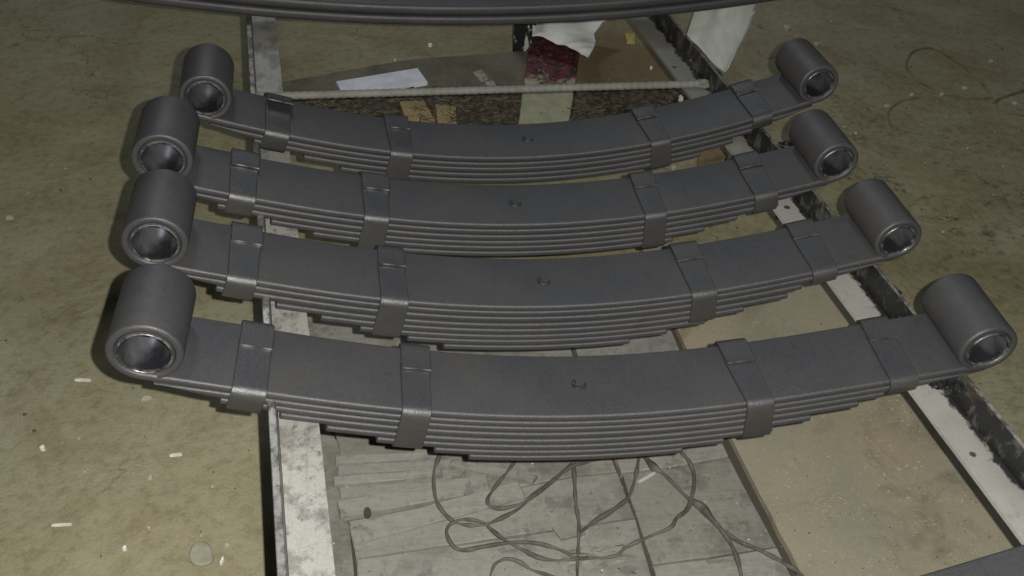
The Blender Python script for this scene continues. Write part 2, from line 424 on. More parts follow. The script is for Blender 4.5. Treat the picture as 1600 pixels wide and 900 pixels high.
# ribbed cross bar lying on the flat flanges
zb = ZT - HF + .0052
A = at(398, 151, zb); B = at(1100, 131, zb)
rings = []; NB = 240
D = (B - A).normalized(); NN = Vector((-D.y, D.x, 0))
for i in range(NB + 1):
    p = A.lerp(B, i / NB); rib = .0007 if i % 4 < 2 else 0
    rr = .0056 + rib
    rings.append([p + (NN * math.cos(a) + Vector((0, 0, 1)) * math.sin(a)) * (rr if abs(math.cos(a)) < .95 else .0062) for a in [2 * math.pi * k / 10 for k in range(10)]])
V, Fc = sweep(rings); build('cross_bar', V, Fc, M_ROD, rack, origin=A, angle=50)
# weld beads where it meets the rails
def blob(name, c, r, mat, parent=None, sq=.5, seed=0, amp=.45, sub=3, freq=1.5, **k):
    bm = bmesh.new(); bmesh.ops.create_icosphere(bm, subdivisions=sub, radius=1)
    rx, ry, rz = (r, r, r * sq) if not isinstance(r, tuple) else r
    V = []
    for v in bm.verts:
        s = 1 + amp * noise.noise(v.co * freq + Vector((seed * 7.1, 0, 0))); V.append(Vector(c) + Vector((v.co.x * rx * s, v.co.y * ry * s, v.co.z * rz * s)))
    Fc = [tuple(v.index for v in f.verts) for f in bm.faces]; bm.free()
    return build(name, V, Fc, mat, parent, origin=c, **k)
blob('weld_bead', at(1098, 131, zb), (.013, .009, .007), M_ROD, rack, seed=1)
blob('weld_bead', at(402, 150, zb), (.010, .008, .006), M_ROD, rack, seed=2)

# ------------------------------------------------------------------ leaf springs
W = .09; T = .0088; RE = .0318; RI = .0225
class Spring:
    def __init__(s, q, t=T, w=W):
        (s.x, s.y, s.z, s.yaw, s.tilt, s.c2, s.c4, s.La, s.Lb) = q[:9]; s.kl, s.kr = q[14], q[15]; s.t = t; s.w = w
    def cur(s, a):
        z = s.c2 * a * a + 10 * s.c4 * a ** 4; dz = 2 * s.c2 * a + 40 * s.c4 * a ** 3; n = math.sqrt(1 + dz * dz)
        return a, z, -dz / n, 1 / n
    def place(s, X, v, Z):
        ct, st = math.cos(s.tilt), math.sin(s.tilt); X, Z = ct * X - st * Z, st * X + ct * Z
        cy, sy = math.cos(s.yaw), math.sin(s.yaw)
        return Vector((s.x + cy * X - sy * v, s.y + sy * X + cy * v, s.z + Z))
    def pt(s, a, v, w):
        x, z, nx, nz = s.cur(a); return s.place(x + nx * w, v, z + nz * w)
def section(w, t, e=.42, n=4):
    """rounded bar section as (v, h) with h from -t to 0"""
    r = t * e; P = []
    for (cv, ch, a0) in ((w - r, -r, 0), (r, -r, 90), (r, -t + r, 180), (w - r, -t + r, 270)):
        for k in range(n + 1):
            a = math.radians(a0 + 90 * k / n); P.append((cv + r * math.cos(a), ch + r * math.sin(a)))
    return P
def plain_leaf(sp, idx, a0, a1, par, name='leaf', taper=0):
    t = sp.t; dv = random.uniform(-.0011, .0009) if idx else 0
    sec = section(sp.w, t * random.uniform(.85, .90), .36); n = 64; rings = []
    def tk(a):      # the long second leaf thins out towards the eyes and hugs the main leaf
        return 1.0 if not taper else max(.22, min(1.0, min(a - a0, a1 - a) / taper))
    for i in range(n + 1):
        a = a0 + (a1 - a0) * i / n; rings.append([sp.pt(a, v + dv, -idx * t + h * tk(a) - t * .02) for v, h in sec])
    # chamfered tips
    for k, (a, d) in enumerate(((a0, -1), (a1, 1))):
        ex = [sp.pt(a + d * .0012, v + dv + (.0012 if v < sp.w / 2 else -.0012), -idx * t + (h * .78 - t * .09) * tk(a) - t * .02) for v, h in sec]
        rings = [ex] + rings if k == 0 else rings + [ex]
    V, Fc = sweep(rings); return build(name, V, Fc, M_LEAF, par, origin=sp.pt((a0 + a1) / 2, 0, -idx * t))
def main_leaf(sp, par):
    t = sp.t; path = []
    def arc(side):
        L = -sp.La if side < 0 else sp.Lb; k = 1 + (sp.kl if side < 0 else sp.kr); Ro = RE * k; te = Ro - RI * k - .0014 if t < .012 else t
        x, z, nx, nz = sp.cur(L); cx, cz = x + nx * (Ro - t), z + nz * (Ro - t)
        tx, tz = nz, -nx        # tangent (+x)
        out = []; N = 44; tot = math.radians(332)
        for i in range(N + 1):
            a = tot * i / N
            # from the lowest point going outwards (side) and up
            dx = -nx * math.cos(a) + side * tx * math.sin(a); dz = -nz * math.cos(a) + side * tz * math.sin(a)
            # (dx,dz) = outward radius direction; inner face radius Ro-t
            grow = .0006 * i / N
            tt = t + (te - t) * min(1, i / 9)
            out.append(((cx + dx * (Ro - tt), cz + dz * (Ro - tt)), (cx + dx * (Ro - grow), cz + dz * (Ro - grow))))
        return out, (cx, cz, Ro)
    la, cl = arc(-1); ra, cr = arc(1)
    for p in reversed(la): path.append(p)
    n = 70
    for i in range(1, n):
        a = -sp.La + (sp.La + sp.Lb) * i / n; x, z, nx, nz = sp.cur(a); path.append(((x, z), (x - nx * t, z - nz * t)))
    path += ra
    sec = section(sp.w, t * .96, .38); rings = []
    for (ix, iz), (ox, oz) in path:     # inner/top face point, outer/bottom face point
        rings.append([sp.place(ix + (ox - ix) * (-h / t), v, iz + (oz - iz) * (-h / t)) for v, h in sec])
    V, Fc = sweep(rings); o = build('main_leaf', V, Fc, M_LEAF, par, origin=sp.pt(0, 0, 0))
    return cl, cr
def bushing(sp, c, par, side):
    cx, cz, Ro = c; k = Ro / RE; ro = RI * k + .0011; ri = RI * k - .0019
    rm = RI * k + .0001
    def ring(r, v, n=64): return [sp.place(cx + r * math.cos(a), v, cz + r * math.sin(a)) for a in [2 * math.pi * j / n for j in range(n)]]
    w = sp.w
    V, Fc = sweep([ring(ro, .0014), ring(rm, .0011), ring(rm, w - .0011), ring(ro, w - .0014)], closed=True)
    b = build('bushing', V, Fc, M_LEAF, par, origin=sp.place(cx, 0, cz))
    f = -.0002
    V, Fc = sweep([ring(rm - .0001, .004), ring(rm - .0001, f + .0006), ring(rm - .0007, f), ring(ri + .0005, f), ring(ri, f + .0006), ring(ri, .003)] , cap=False)
    n = 64
    build('rim', V, Fc, M_RIM, b, origin=sp.place(cx, 0, cz))
    V, Fc = sweep([ring(ri - .0001, .003), ring(ri - .0001, w - .003), ring(rm - .0002, w - .003), ring(rm - .0002, .003)], closed=True)
    build('bore', V, Fc, M_BORE, b, origin=sp.place(cx, .04, cz))
def strap(sp, q, nl, par, k, flap=.60):
    """q = s at front-left, front-right, back-left, back-right of the strap on the top face"""
    ts = .0030; w = sp.w; r = .0076; g = .0011; of = .0034; D = nl * sp.t + g; skew = random.uniform(-.0015, .0015)
    path = []   # (v, h, nv, nh) inner line with outward normal
    def corner(cv, ch, a0, rr, n=5):
        for i in range(n + 1):
            a = math.radians(a0 + 90 * i / n); path.append((cv + rr * math.cos(a), ch + rr * math.sin(a), math.cos(a), math.sin(a)))
    path.append((w * (flap + .12), g, 0, 1)); path.append((w * .35, g, 0, 1)); path.append((w * .15, g * 1.1, 0, 1))
    # going forward: over the front edge, down, under, up the back, over the top again
    corner(r - of, -r + g + .0002, 90, r, 8)
    path.append((-of * .75, -D * .5, -1, 0))
    corner(r - .0012, -D + r, 180, r); path.append((w / 2, -D, 0, -1)); corner(w - r + g, -D + r, 270, r)
    lift = ts * 1.08; te_ = ts * .6
    path.append((w + g * 1.4, -D * .5, 1, 0))
    for i in range(6):
        a = math.radians(90 * i / 5); path.append((w - r + g + (r + lift * .4) * math.cos(a), -r + g + lift * .3 + (r + lift * .75) * math.sin(a), math.cos(a), math.sin(a)))
    up = .009 if k == 12 else random.choice((0, .0004, .0010))
    path.append((w * .85, g + lift, 0, 1)); path.append((w * (flap + .10), g + lift + up * .35, 0, 1)); path.append((w * flap, g + lift + up, 0, 1))
    fl_, fr_, bl_, br_ = q
    rings = []; e = .0007
    npth = len(path)
    for i, (v, h, nv, nh) in enumerate(path):
        u = min(1, max(0, v / w)); down = max(0, -h) * .0
        sl = fl_ + (bl_ - fl_) * u; sr = fr_ + (br_ - fr_) * u
        wob = .0006 * noise.noise(Vector((i * .35, k * 3.1, sp.y * 9)))
        sh = -skew * (h / D if h < 0 else 0) + wob
        if i >= npth - 10: sl += .0004; sr += .0010
        sl += sh; sr += sh
        R = []
        tt = ts if i < npth - 2 else te_
        for (ss, o) in ((sl, 0), (sl, tt - e), (sl + e, tt), ((sl + sr) / 2, tt + .0002), (sr - e, tt), (sr, tt - e), (sr, 0)):
            R.append(sp.pt(ss, v + nv * o, h + nh * o))
        rings.append(R)
    V, Fc = sweep(rings); mi = [0] * (len(Fc) - 1) + [1]
    build('clamp_strap', V, Fc, [M_STRAP, M_BARE], par, midx=mi, origin=sp.pt((fl_ + fr_) / 2, 0, 0), angle=40)
def pin(sp, par, s0):
    """hooked end of the centre pin standing in its hole"""
    V = []; r = .0066; rings = []
    for i in range(19):
        a = math.radians(150 + 230 * i / 18); rr = .0014 * (.5 + math.sin(math.pi * i / 18))
        c = (r * math.cos(a), r * .8 * math.sin(a)); R = []
        for j in range(6):
            b = 2 * math.pi * j / 6; R.append(sp.pt(s0 + c[0] + rr * math.cos(b) * math.cos(a), sp.w / 2 + c[1] + rr * math.cos(b) * math.sin(a), .0002 + rr * math.sin(b)))
        rings.append(R)
    V, Fc = sweep(rings)
    p = build('centre_pin', V, Fc, M_PIN, par, origin=sp.pt(s0, sp.w / 2, 0))
    rings = []
    for i, (x, y, h, rr) in enumerate(((-.0060, .001, -.0003, .0030), (-.0057, .0022, .0014, .0026), (-.0052, .0034, .0022, .0019), (-.0048, .0044, .0028, .0009))):
        rings.append([sp.pt(s0 + x + rr * math.cos(2 * math.pi * j / 8), sp.w / 2 + y + rr * math.sin(2 * math.pi * j / 8), h) for j in range(8)])
    V, Fc = sweep(rings); build('burr', V, Fc, M_PIN, p, origin=sp.pt(s0, sp.w / 2, 0))

SP = [
 [-0.0, -0.0, -0.0, -0.0, -0.04117, 0.49219, -0.06421, 0.40663, 0.43468, 0, 0, 0, 0, 0, 0.08406, -0.01746],
 [0.007, 0.16246, 0.00778, 0.02963, -0.02569, 0.49103, -0.04855, 0.42581, 0.40604, 0, 0, 0, 0, 0, 0.04, -0.10051],
 [0.00282, 0.31662, 0.0117, 0.03804, -0.01711, 0.45048, -0.02935, 0.43634, 0.39678, 0, 0, 0, 0, 0, 0.06509, -0.0574],
 [0.02901, 0.47602, 0.01131, 0.0652, 0.00705, 0.49387, -0.02528, 0.43239, 0.40983, 0, 0, 0, 0, 0, 0.02121, -0.06646]]
LEAFS = [
 [(-.362, .402), (-.335, .333), (-.279, .307), (-.234, .257), (-.184, .218), (-.126, .168), (-.090, .126)],
 [(-.392, .374), (-.360, .296), (-.298, .279), (-.250, .228), (-.207, .183), (-.154, .139), (-.113, .096)],
 [(-.408, .358), (-.370, .322), (-.309, .269), (-.260, .227), (-.206, .186)],
 [(-.405, .372), (-.366, .313), (-.303, .285), (-.255, .239)]]
CL = [
 [(-0.3287, -0.2971, -0.3281, -0.2977), (-0.1694, -0.1406, -0.1697, -0.1389), (0.1867, 0.2152, 0.1791, 0.2110), (0.3362, 0.3648, 0.3380, 0.3675)],
 [(-0.3534, -0.3233, -0.3554, -0.3227), (-0.1947, -0.1638, -0.1957, -0.1659), (0.1645, 0.194, 0.1624, 0.1955), (0.307, 0.3354, 0.3066, 0.3385)],
 [(-0.3615, -0.3319, -0.3649, -0.3324), (-0.207, -0.177, -0.2089, -0.1738), (0.1483, 0.1764, 0.1494, 0.1807), (0.2908, 0.3206, 0.2916, 0.3233)],
 [(-0.3575, -0.3273, -0.358, -0.325), (-0.1977, -0.1677, -0.2008, -0.1673), (0.168, 0.1966, 0.1639, 0.1948), (0.314, 0.3422, 0.3131, 0.3434)]]
LAB = ['dark grey leaf spring nearest the camera, in full view, above the boards and tangled cables', 'dark grey leaf spring just behind the frontmost full one, eight leaves, small scratch at left', 'dark grey leaf spring third from the front, left eye partly covered by the next eye', 'dark grey eyed leaf spring farthest back, thinnest pack, just in front of the cross bar']
GR = 'black leaf springs with eyes lying side by side on the rack'
for k, q in enumerate(SP):
    sp = Spring(q)
    n_tot = 1 + len(LEAFS[k])
    o = empty('leaf_spring', sp.pt(0, W / 2, -n_tot * T), LAB[k], 'leaf spring', GR)
    cl, cr = main_leaf(sp, o)
    for i, (a, b) in enumerate(LEAFS[k]):
        if i == 0: plain_leaf(sp, 1, -sp.La + .012, sp.Lb - .012, o, taper=.045)
        else: plain_leaf(sp, i + 1, a, b, o)
    bushing(sp, cl, o, -1); bushing(sp, cr, o, 1)
    for j, c in enumerate(CL[k]):
        mid = (c[0] + c[1]) / 2; nl = 1 + sum(1 for a, b in LEAFS[k] if a < mid - .012 and b > mid + .012)
        strap(sp, c, nl, o, j + 4 * k, flap=(.60, .58, .60, .62)[j] + .02 * (k % 2))
    pin(sp, o, (.019, -.0011, -.0119, .0014)[k])
# thick two-leaf spring across the top of the view
sp = Spring([.0214, .8678, .0589, .0433, .0159, .1507, 0, .72, .72, 0, 0, 0, 0, 0, .25, .25], t=.019)
o = empty('leaf_spring', sp.pt(0, W / 2, -2 * sp.t), 'thick two-leaf spring crossing the top edge of the photo behind the cross bar', 'leaf spring', 'springs cut off by the photo edge')
main_leaf(sp, o); plain_leaf(sp, 1, -.70, .70, o)
# spring in front, only a corner shows
q = list(SP[0]); q[0] = .02; q[1] = -.3374; q[2] = -.0097; q[3] = .1066; q[4] = 0
sp = Spring(q); o = empty('leaf_spring', sp.pt(0, W / 2, -3 * T), 'flat grey spring surface cutting across the bottom right corner of the photo', 'leaf spring', 'springs cut off by the photo edge')
cl, cr = main_leaf(sp, o); bushing(sp, cl, o, -1); bushing(sp, cr, o, 1)
for i, (a, b) in enumerate(((-.39, .40), (-.33, .34))): plain_leaf(sp, i + 1, a, b, o)

# ------------------------------------------------------------------ boards under the rack
BT = FZ + .016
def board(name, px, z0, z1, mat, parent=None, wob=.0012):
    return prism(name, [(p.x, p.y) for p in pxp(px, z1)], z0, z1, mat, parent, wob=wob)
plat = empty('board_floor', at(900, 800, FZ), 'dusty grey boards butted together on the floor under the front spring and cables', 'boards')
# right column, between the long brown seam and the gap
board('board', [(890, 520), (1045, 508), (1138, 712), (1052, 728), (971, 738)], FZ - .01, BT, M_BOARD, plat)
board('board', [(973, 741), (1053, 731), (1140, 715), (1212, 852), (1118, 868), (1020, 881)], FZ - .01, BT - .0012, M_BOARD2, plat)
board('board', [(1021, 884), (1119, 871), (1214, 855), (1262, 948), (1044, 960)], FZ - .01, BT, M_BOARD, plat)
# left column
board('board', [(470, 500), (882, 520), (964, 736), (900, 742), (545, 812), (528, 690)], FZ - .01, BT - .0025, M_BOARD2, plat)
board('board', [(546, 815), (900, 745), (966, 739), (992, 808), (556, 872)], FZ - .01, BT, M_BOARD, plat)
board('board', [(557, 875), (993, 811), (1036, 960), (562, 960)], FZ - .01, BT - .0014, M_BOARD, plat)
board('board', [(530, 688), (546, 818), (560, 960), (470, 960), (455, 640)], FZ - .01, FZ + .009, M_BOARD2, plat)
gapm = board('joint_dirt', [(500, 505), (1062, 508), (1290, 955), (560, 955)], FZ - .008, FZ + .004, M_GAP, plat, wob=0)

# chipboard sheet right of the gap, running under the right rail
cb = board('chipboard_sheet', [(1000, 380), (1330, 372), (1700, 900), (1690, 960), (1286, 960), (1146, 690), (1062, 520)], FZ - .01, BT - .001, M_CHIP)
tag(cb, 'beige speckled chipboard sheet on the floor between the grey boards and right rail', 'chipboard')

# loose laths fanned out on the boards by the left rail
GL = 'thin pale laths lying on the boards beside the left rail'
laths = [
 ([(523, 712), (700, 704), (702, 713), (524, 724)], 'thin pale lath just under the bottom leaf of the front spring', .004),
 ([(527, 727), (735, 716), (737, 727), (528, 741)], 'long pale lath second from the front spring, edge shining', .005),
 ([(520, 745), (690, 731), (692, 742), (522, 758)], 'short pale lath in the middle of the fanned stack', .004),
 ([(530, 762), (760, 744), (763, 757), (532, 778)], 'long grey lath fourth from the front spring', .005),
 ([(527, 783), (760, 741), (766, 765), (532, 808)], 'wide smudged lath with a black knot hole, crossing the stack at an angle', .007),
 ([(705, 716), (840, 742), (832, 752), (700, 726)], 'narrow lath lying askew between the two cable loops', .006),
 ([(545, 822), (810, 752), (822, 776), (552, 850)], 'broad grey lath lying nearest the bottom edge, below the stack', .005)]
for i, (pp, lb, h) in enumerate(laths):
    b = board('lath', pp, BT - .0022, BT + h, M_LATH if i % 2 == 0 else M_BOARD, wob=.0008); tag(b, lb, 'lath', GL)
kn = prism('knot_hole', [(p.x, p.y) for p in [at(574 + 6 * math.cos(a), 800 + 8 * math.sin(a), BT + .0075) for a in [k * math.pi / 5 for k in range(10)]]], BT + .004, BT + .0078, M_GAP, bpy.data.objects['lath.004'], bev=.0003)
b = board('tile_scrap', [(862, 822), (905, 814), (915, 832), (878, 842)], BT - .002, BT + .004, M_BOARD2); tag(b, 'small grey broken flake lying between the cable loops', 'flake')

# cables
def c1(x, y): return (660 + x * .2445, 680 + y * .2445)
def c2(x, y): return (940 + x * .2444, 680 + y * .2444)
ZC = BT + .009
def cable(pts, label, r=.0030, z=ZC, group='dusty cables tangled on the boards', lift=None, rfun=None, extra=None):
    P = []
    for i, p in enumerate(pts):
        zz = z + (lift[i] if lift else 0); P.append(at(p[0], p[1], zz))
    if extra: P = P + extra
    o = tube('cable', P, r * .82, M_CABLE, wob=.7, rfun=rfun); tag(o, label, 'cable', group); return o
cable([(694, 690)] + [c1(*p) for p in ((105, 140), (75, 230), (75, 350), (100, 440), (170, 530), (260, 570), (380, 575), (460, 550), (600, 480), (700, 400), (830, 300), (960, 200), (1130, 150), (1250, 90))],
      'dusty cable starting in the wide left bend then rising diagonally under the front spring', lift=[0, 0, 0, 0, 0, 0, .0, 0, 0, 0, .004, .006, .006, 0, 0, 0])
cable([(815, 700)] + [c1(*p) for p in ((580, 185), (490, 300), (420, 400), (430, 450), (500, 468), (620, 440), (700, 385), (830, 285), (900, 230), (980, 160), (1060, 90))],
      'dusty cable making the narrow V-shaped loop under the middle of the front spring', r=.0026, lift=[.003] * 12)
cable([c1(*p) for p in ((400, 565), (340, 545), (250, 538), (180, 570), (155, 620), (190, 700), (260, 735), (400, 710), (580, 685), (740, 692), (900, 740), (980, 785), (1100, 785))] + [c2(*p) for p in ((90, 770), (160, 715), (300, 650), (440, 590), (480, 530), (550, 470), (588, 350), (590, 250), (560, 170), (500, 100), (440, 60))],
      'long dusty cable with hairpin bend at left and big round arc at right', r=.0031, lift=[.006, .006, .004] + [.001] * 21)
cable([c1(*p) for p in ((395, 560), (430, 595), (520, 665), (620, 720), (740, 780), (860, 800), (1000, 790), (1060, 780))],
      'dusty cable piece crossing below the hairpin towards the grimy knot', r=.0028, lift=[-.0005] * 8)
cable([c1(970, 90)] + [c1(*p) for p in ((970, 230), (975, 330), (980, 430), (1000, 560), (1000, 660), (992, 780), (990, 960))],
      'dusty straight cable running down the boards to the bottom edge', r=.0030, lift=[0, 0, 0, 0, 0, 0, -.002, 0])
cable([c2(250, 40)] + [c2(*p) for p in ((240, 130), (225, 230), (200, 330), (170, 400), (100, 460), (0, 525))] + [c1(*p) for p in ((1150, 515), (1075, 570), (1010, 620))],
      'dusty cable bending over the brown seam and back down to the left', r=.0033, lift=[.004] * 10)
cable([c2(230, 80)] + [c2(*p) for p in ((270, 130), (330, 200), (400, 250), (480, 330), (550, 400), (640, 460), (700, 530), (770, 610), (830, 700), (870, 800), (900, 930))],
      'thick taped cable running down past the big round arc to the bottom edge', r=.0036, rfun=lambda u: 1 + .9 * math.exp(-((u - .18) / .06) ** 2) + .7 * math.exp(-((u - .56) / .06) ** 2))
cable([c2(*p) for p in ((790, 615), (880, 680), (1000, 730), (1100, 780), (1200, 835), (1290, 900))],
      'thin branch cable splitting off towards the gap beside the chipboard', r=.0027)
cable([c1(*p) for p in ((430, 930), (440, 880), (470, 820), (540, 790), (620, 810), (700, 860), (790, 890), (900, 925))],
      'thin dusty cable arching up from the bottom edge', r=.0024)
kb = blob('grime_clump', at(*c2(-20, 770), BT + .003), (.034, .012, .006), M_BOARD2, seed=4, amp=.8, sub=4, freq=2.5); tag(kb, 'lump of caked grime round the crossing cables', 'grime')
sr = tube('steel_rod', [at(*c2(232, 302), BT + .004), at(*c2(338, 240), BT + .004)], .0028, M_SILV, sub=2); tag(sr, 'short bright metal rod lying against the bent cable', 'rod')
wr = tube('seam_slat', [at(*c2(100, 190), BT + .002), at(*c2(45, 60), BT + .002)], .0018, M_OCHRE, sub=2); tag(wr, 'thin reddish splinter in the brown seam under the front spring', 'splinter')

# ------------------------------------------------------------------ floor litter
def stick(x, y, L, wpx, ang, label, mat=M_BUTT):
    c = at(x, y, FZ + .003); e = at(x + 10 * math.cos(ang), y + 10 * math.sin(ang), FZ + .003) - c; e.normalize()
    n = Vector((-e.y, e.x, 0)); hl = L / 2; r = wpx / 2; rings = []
    for i in range(7):
        u = -hl + L * i / 6; rr = r * (1 if 0 < i < 6 else .8) * (1 + .12 * noise.noise(Vector((x, i * .8, 0))))
        rings.append([c + e * u + n * (rr * math.cos(2 * math.pi * j / 8)) + Vector((0, 0, rr * .75 * math.sin(2 * math.pi * j / 8))) for j in range(8)])
    V, Fc = sweep(rings); o = build('cigarette_butt', V, Fc, mat, origin=c); tag(o, label, 'cigarette butt', 'cigarette butts on the floor left of the rack'); return o
stick(130, 594, .023, .0062, .03, 'white cigarette butt just left of the front spring\'s left eye')
stick(275, 711, .016, .0058, -.1, 'faded short butt midway between front spring and left rail')
stick(97, 820, .024, .0050, -.05, 'thin white butt near the bottom left corner')
def chip(x, y, s, label, mat=M_CHIPS, h=.003, cat='chip', grp='pale chips on the floor', z=None, name='chip', el=1.0, rot=0.0):
    z = FZ if z is None else z
    c = at(x, y, z); P = []
    n = random.randint(5, 8)
    for k in range(n):
        a = 2 * math.pi * k / n + random.uniform(-.3, .3); r = s * .62 * random.uniform(.6, 1.1)
        u, v = r * math.cos(a), r * math.sin(a) * el; P.append((c.x + u * math.cos(rot) - v * math.sin(rot), c.y + u * math.sin(rot) + v * math.cos(rot)))
    o = prism(name, P, z - .006, z + h * .6, mat, bev=.0006); tag(o, label, cat, grp); return o
chip(67, 700, .006, 'small bright white chip on the floor far left, below the lone butt', M_WHITE, .006)
chip(195, 857, .005, 'small bright chip beside the putty blob near the bottom left', M_WHITE, .006)
chip(347, 875, .008, 'slim curved white sliver between putty blob and left rail', M_WHITE, .004, el=.35, rot=1.2)
chip(354, 851, .006, 'yellowish chip just above the white sliver', M_CHIPS)
chip(229, 622, .012, 'flat pale fragment under the front spring\'s left eye', M_CHIPS, .0015)
chip(235, 746, .006, 'tiny pale crumb in the middle of the left floor', M_CHIPS)
chip(15, 340, .009, 'pale chip at the left edge of the photo', M_CHIPS, .004)
chip(233, 824, .004, 'lighter speck above the bottom chip and putty blob', M_CHIPS)
pb = prism('putty_blob', [(p.x, p.y) for p in [at(314 + 19 * math.cos(a) * (1 + .08 * math.sin(3 * a)), 863 + 20 * math.sin(a) * (1 + .07 * math.cos(2 * a)), FZ + .003) for a in [k * math.pi / 12 for k in range(24)]]], FZ - .006, FZ + .0022, M_PUTTY, bev=.002)
tag(pb, 'flattened pale round blob of putty near the bottom left corner', 'putty blob')
chip(1230, 42, .022, 'pale square flake behind the farthest right eye', M_CHIPS, .002)
chip(1277, 68, .012, 'small pale flake just right of the farthest right eye', M_CHIPS, .002)
chip(1187, 40, .016, 'faint grey flake beside the hanging white sheet', M_ROD, .002)
chip(1508, 137, .012, 'whitish long chip inside the faint cable ring', M_CHIPS, .004, el=.4, rot=2.2)
chip(1548, 95, .009, 'bright chip above the faint cable ring', M_CHIPS, .004)
chip(1425, 147, .009, 'pale chip at the lower rim of the faint cable ring', M_CHIPS, .004, el=.4)
chip(1472, 147, .009, 'second pale chip at the lower rim of the cable ring, further right', M_CHIPS, .004, el=.5)
chip(1386, 165, .010, 'pale chip left of the faint arc mark', M_CHIPS, .004, el=.5)
chip(1586, 161, .012, 'long pale chip at the right edge beyond the ring', M_CHIPS, .004, el=.35, rot=2.4)
chip(672, 70, .008, 'white crumb on the far floor left of the tin', M_WHITE, .005)
chip(617, 94, .008, 'white crumb behind the white trim', M_WHITE, .005, el=.5, rot=1)
chip(1018, 106, .006, 'white crumb near the inner edge of the right rail', M_WHITE, .005)
ys = prism('paper_scrap', [(p.x, p.y) for p in pxp([(976, 50), (992, 51), (993, 65), (980, 64)], FZ + .004)], FZ - .006, FZ + .003, M_YELL); tag(ys, 'square yellow paper scrap on the far floor left of the right rail', 'paper scrap')
chip(1064, 152, .009, 'cream paint fleck stuck at the end of the cross bar on the right rail', M_CHIPS, .002, z=ZT - HF + .001, el=1.4)
chip(1053, 261, .010, 'cream paint fleck between the two farthest eyed springs', M_CHIPS, .003, z=FZ + .004)
# countless crumbs
V = []; Fc = []
def crumb(x, y, z, s):
    b = len(V); a0 = random.random() * 6.28; n = 4
    for k in range(n): V.append((x + s * random.uniform(.6, 1.2) * math.cos(a0 + k * 1.57), y + s * random.uniform(.5, 1.1) * math.sin(a0 + k * 1.57), z - .002))
    V.append((x, y, z + s * random.uniform(.3, .7)))
    for k in range(n): Fc.append((b + k, b + (k + 1) % n, b + 4))
mi = []
for i in range(900):
    x = random.uniform(-1.1, 1.9); y = random.uniform(-.05, 1.8); s = random.choice((.0008, .0012, .0016, .0022, .003)) * random.uniform(.7, 1.3)
    crumb(x, y, FZ, s); mi += [0 if random.random() < .35 else 1] * 4
for i in range(420):
    p = at(random.uniform(530, 1590), random.uniform(560, 900), BT); crumb(p.x, p.y, BT + .0003, random.choice((.0006, .0009, .0014, .002))); mi += [0 if random.random() < .4 else 1] * 4
M_DARKCR = simple('dark_crumbs', (.07, .06, .04), (.14, .12, .08), 90, .9)
cr_ = build('crumbs', V, Fc, [M_CHIPS, M_DARKCR], smooth=False, midx=mi); tag(cr_, 'fine pale and dark grit scattered over floor and boards', 'grit', kind='stuff')

# faint dusty cable rings, right
def r3(x, y): return (1060 + x * .3377, y * .3377)
M_RING = simple('buried_cable', (.14, .122, .070), (.235, .205, .125), 18, .85)
def ringc(pts, label, r=.0032):
    o = tube('cable', [at(*r3(*p), FZ - .0022) for p in pts], r * .9, M_RING, wob=.5); tag(o, label, 'cable', 'dirty wire loops on the right floor')
ringc([(1060, 330), (1055, 290), (1080, 243), (1130, 222), (1190, 228), (1290, 285), (1380, 360), (1440, 430)], 'upper curve of the oval wire loop on the right floor')
ringc([(1455, 455), (1370, 455), (1230, 430), (1120, 380), (1060, 320)], 'lower curve of the oval wire loop on the right floor', .0040)
ringc([(990, 590), (970, 545), (985, 500), (1040, 465), (1110, 452)], 'faint short wire arc below the oval loop', .0028)
ringc([(1640, 405), (1560, 432), (1490, 455), (1465, 480), (1500, 515), (1620, 540)], 'dark wire bend reaching the right edge of the photo', .0040)

# ------------------------------------------------------------------ things behind the back spring
def poly3(name, px, z0, z1, mat, label, cat, wob=.001, **k):
    o = prism(name, [(p.x, p.y) for p in pxp(px, z1)], z0, z1, mat, wob=wob); tag(o, label, cat, **k); return o
poly3('thin_plate', [(440, 128), (640, 92), (850, 78), (870, 150), (440, 190)], FZ - .01, FZ + .003, M_PLATE, 'thin grey-brown plate on the floor behind the cross bar', 'plate', wob=.003)
poly3('plastic_trim', [(525, 127), (653, 106), (668, 127), (537, 149)], FZ + .003, FZ + .013, M_SLAT, 'white flat plastic trim lying on the floor behind the cross bar', 'plastic trim', wob=0)
poly3('foil_strip', [(739, 112), (752, 108), (764, 122), (752, 127)], FZ, FZ + .006, M_FOIL, 'upper piece of crumpled pale foil behind the cross bar', 'foil', wob=0)
poly3('foil_strip', [(757, 127), (771, 125), (776, 134), (764, 137)], FZ, FZ + .005, M_FOIL, 'lower piece of crumpled pale foil touching the cross bar', 'foil', wob=0)
poly3('card_scrap', [(624, 158), (662, 156), (680, 187), (634, 188)], FZ, FZ + .012, M_KRAFT, 'yellow-brown card scrap under the cross bar, brighter corner up', 'card scrap')
poly3('card_scrap', [(680, 162), (712, 166), (714, 196), (684, 196)], FZ, FZ + .009, M_KRAFT, 'darker card scrap right of the bright one, touching the rags', 'card scrap')
poly3('card_scrap', [(1092, 236), (1135, 228), (1132, 242), (1090, 252)], FZ, FZ + .012, M_OCHRE, 'orange-brown card edge between the two back springs at right', 'card scrap')
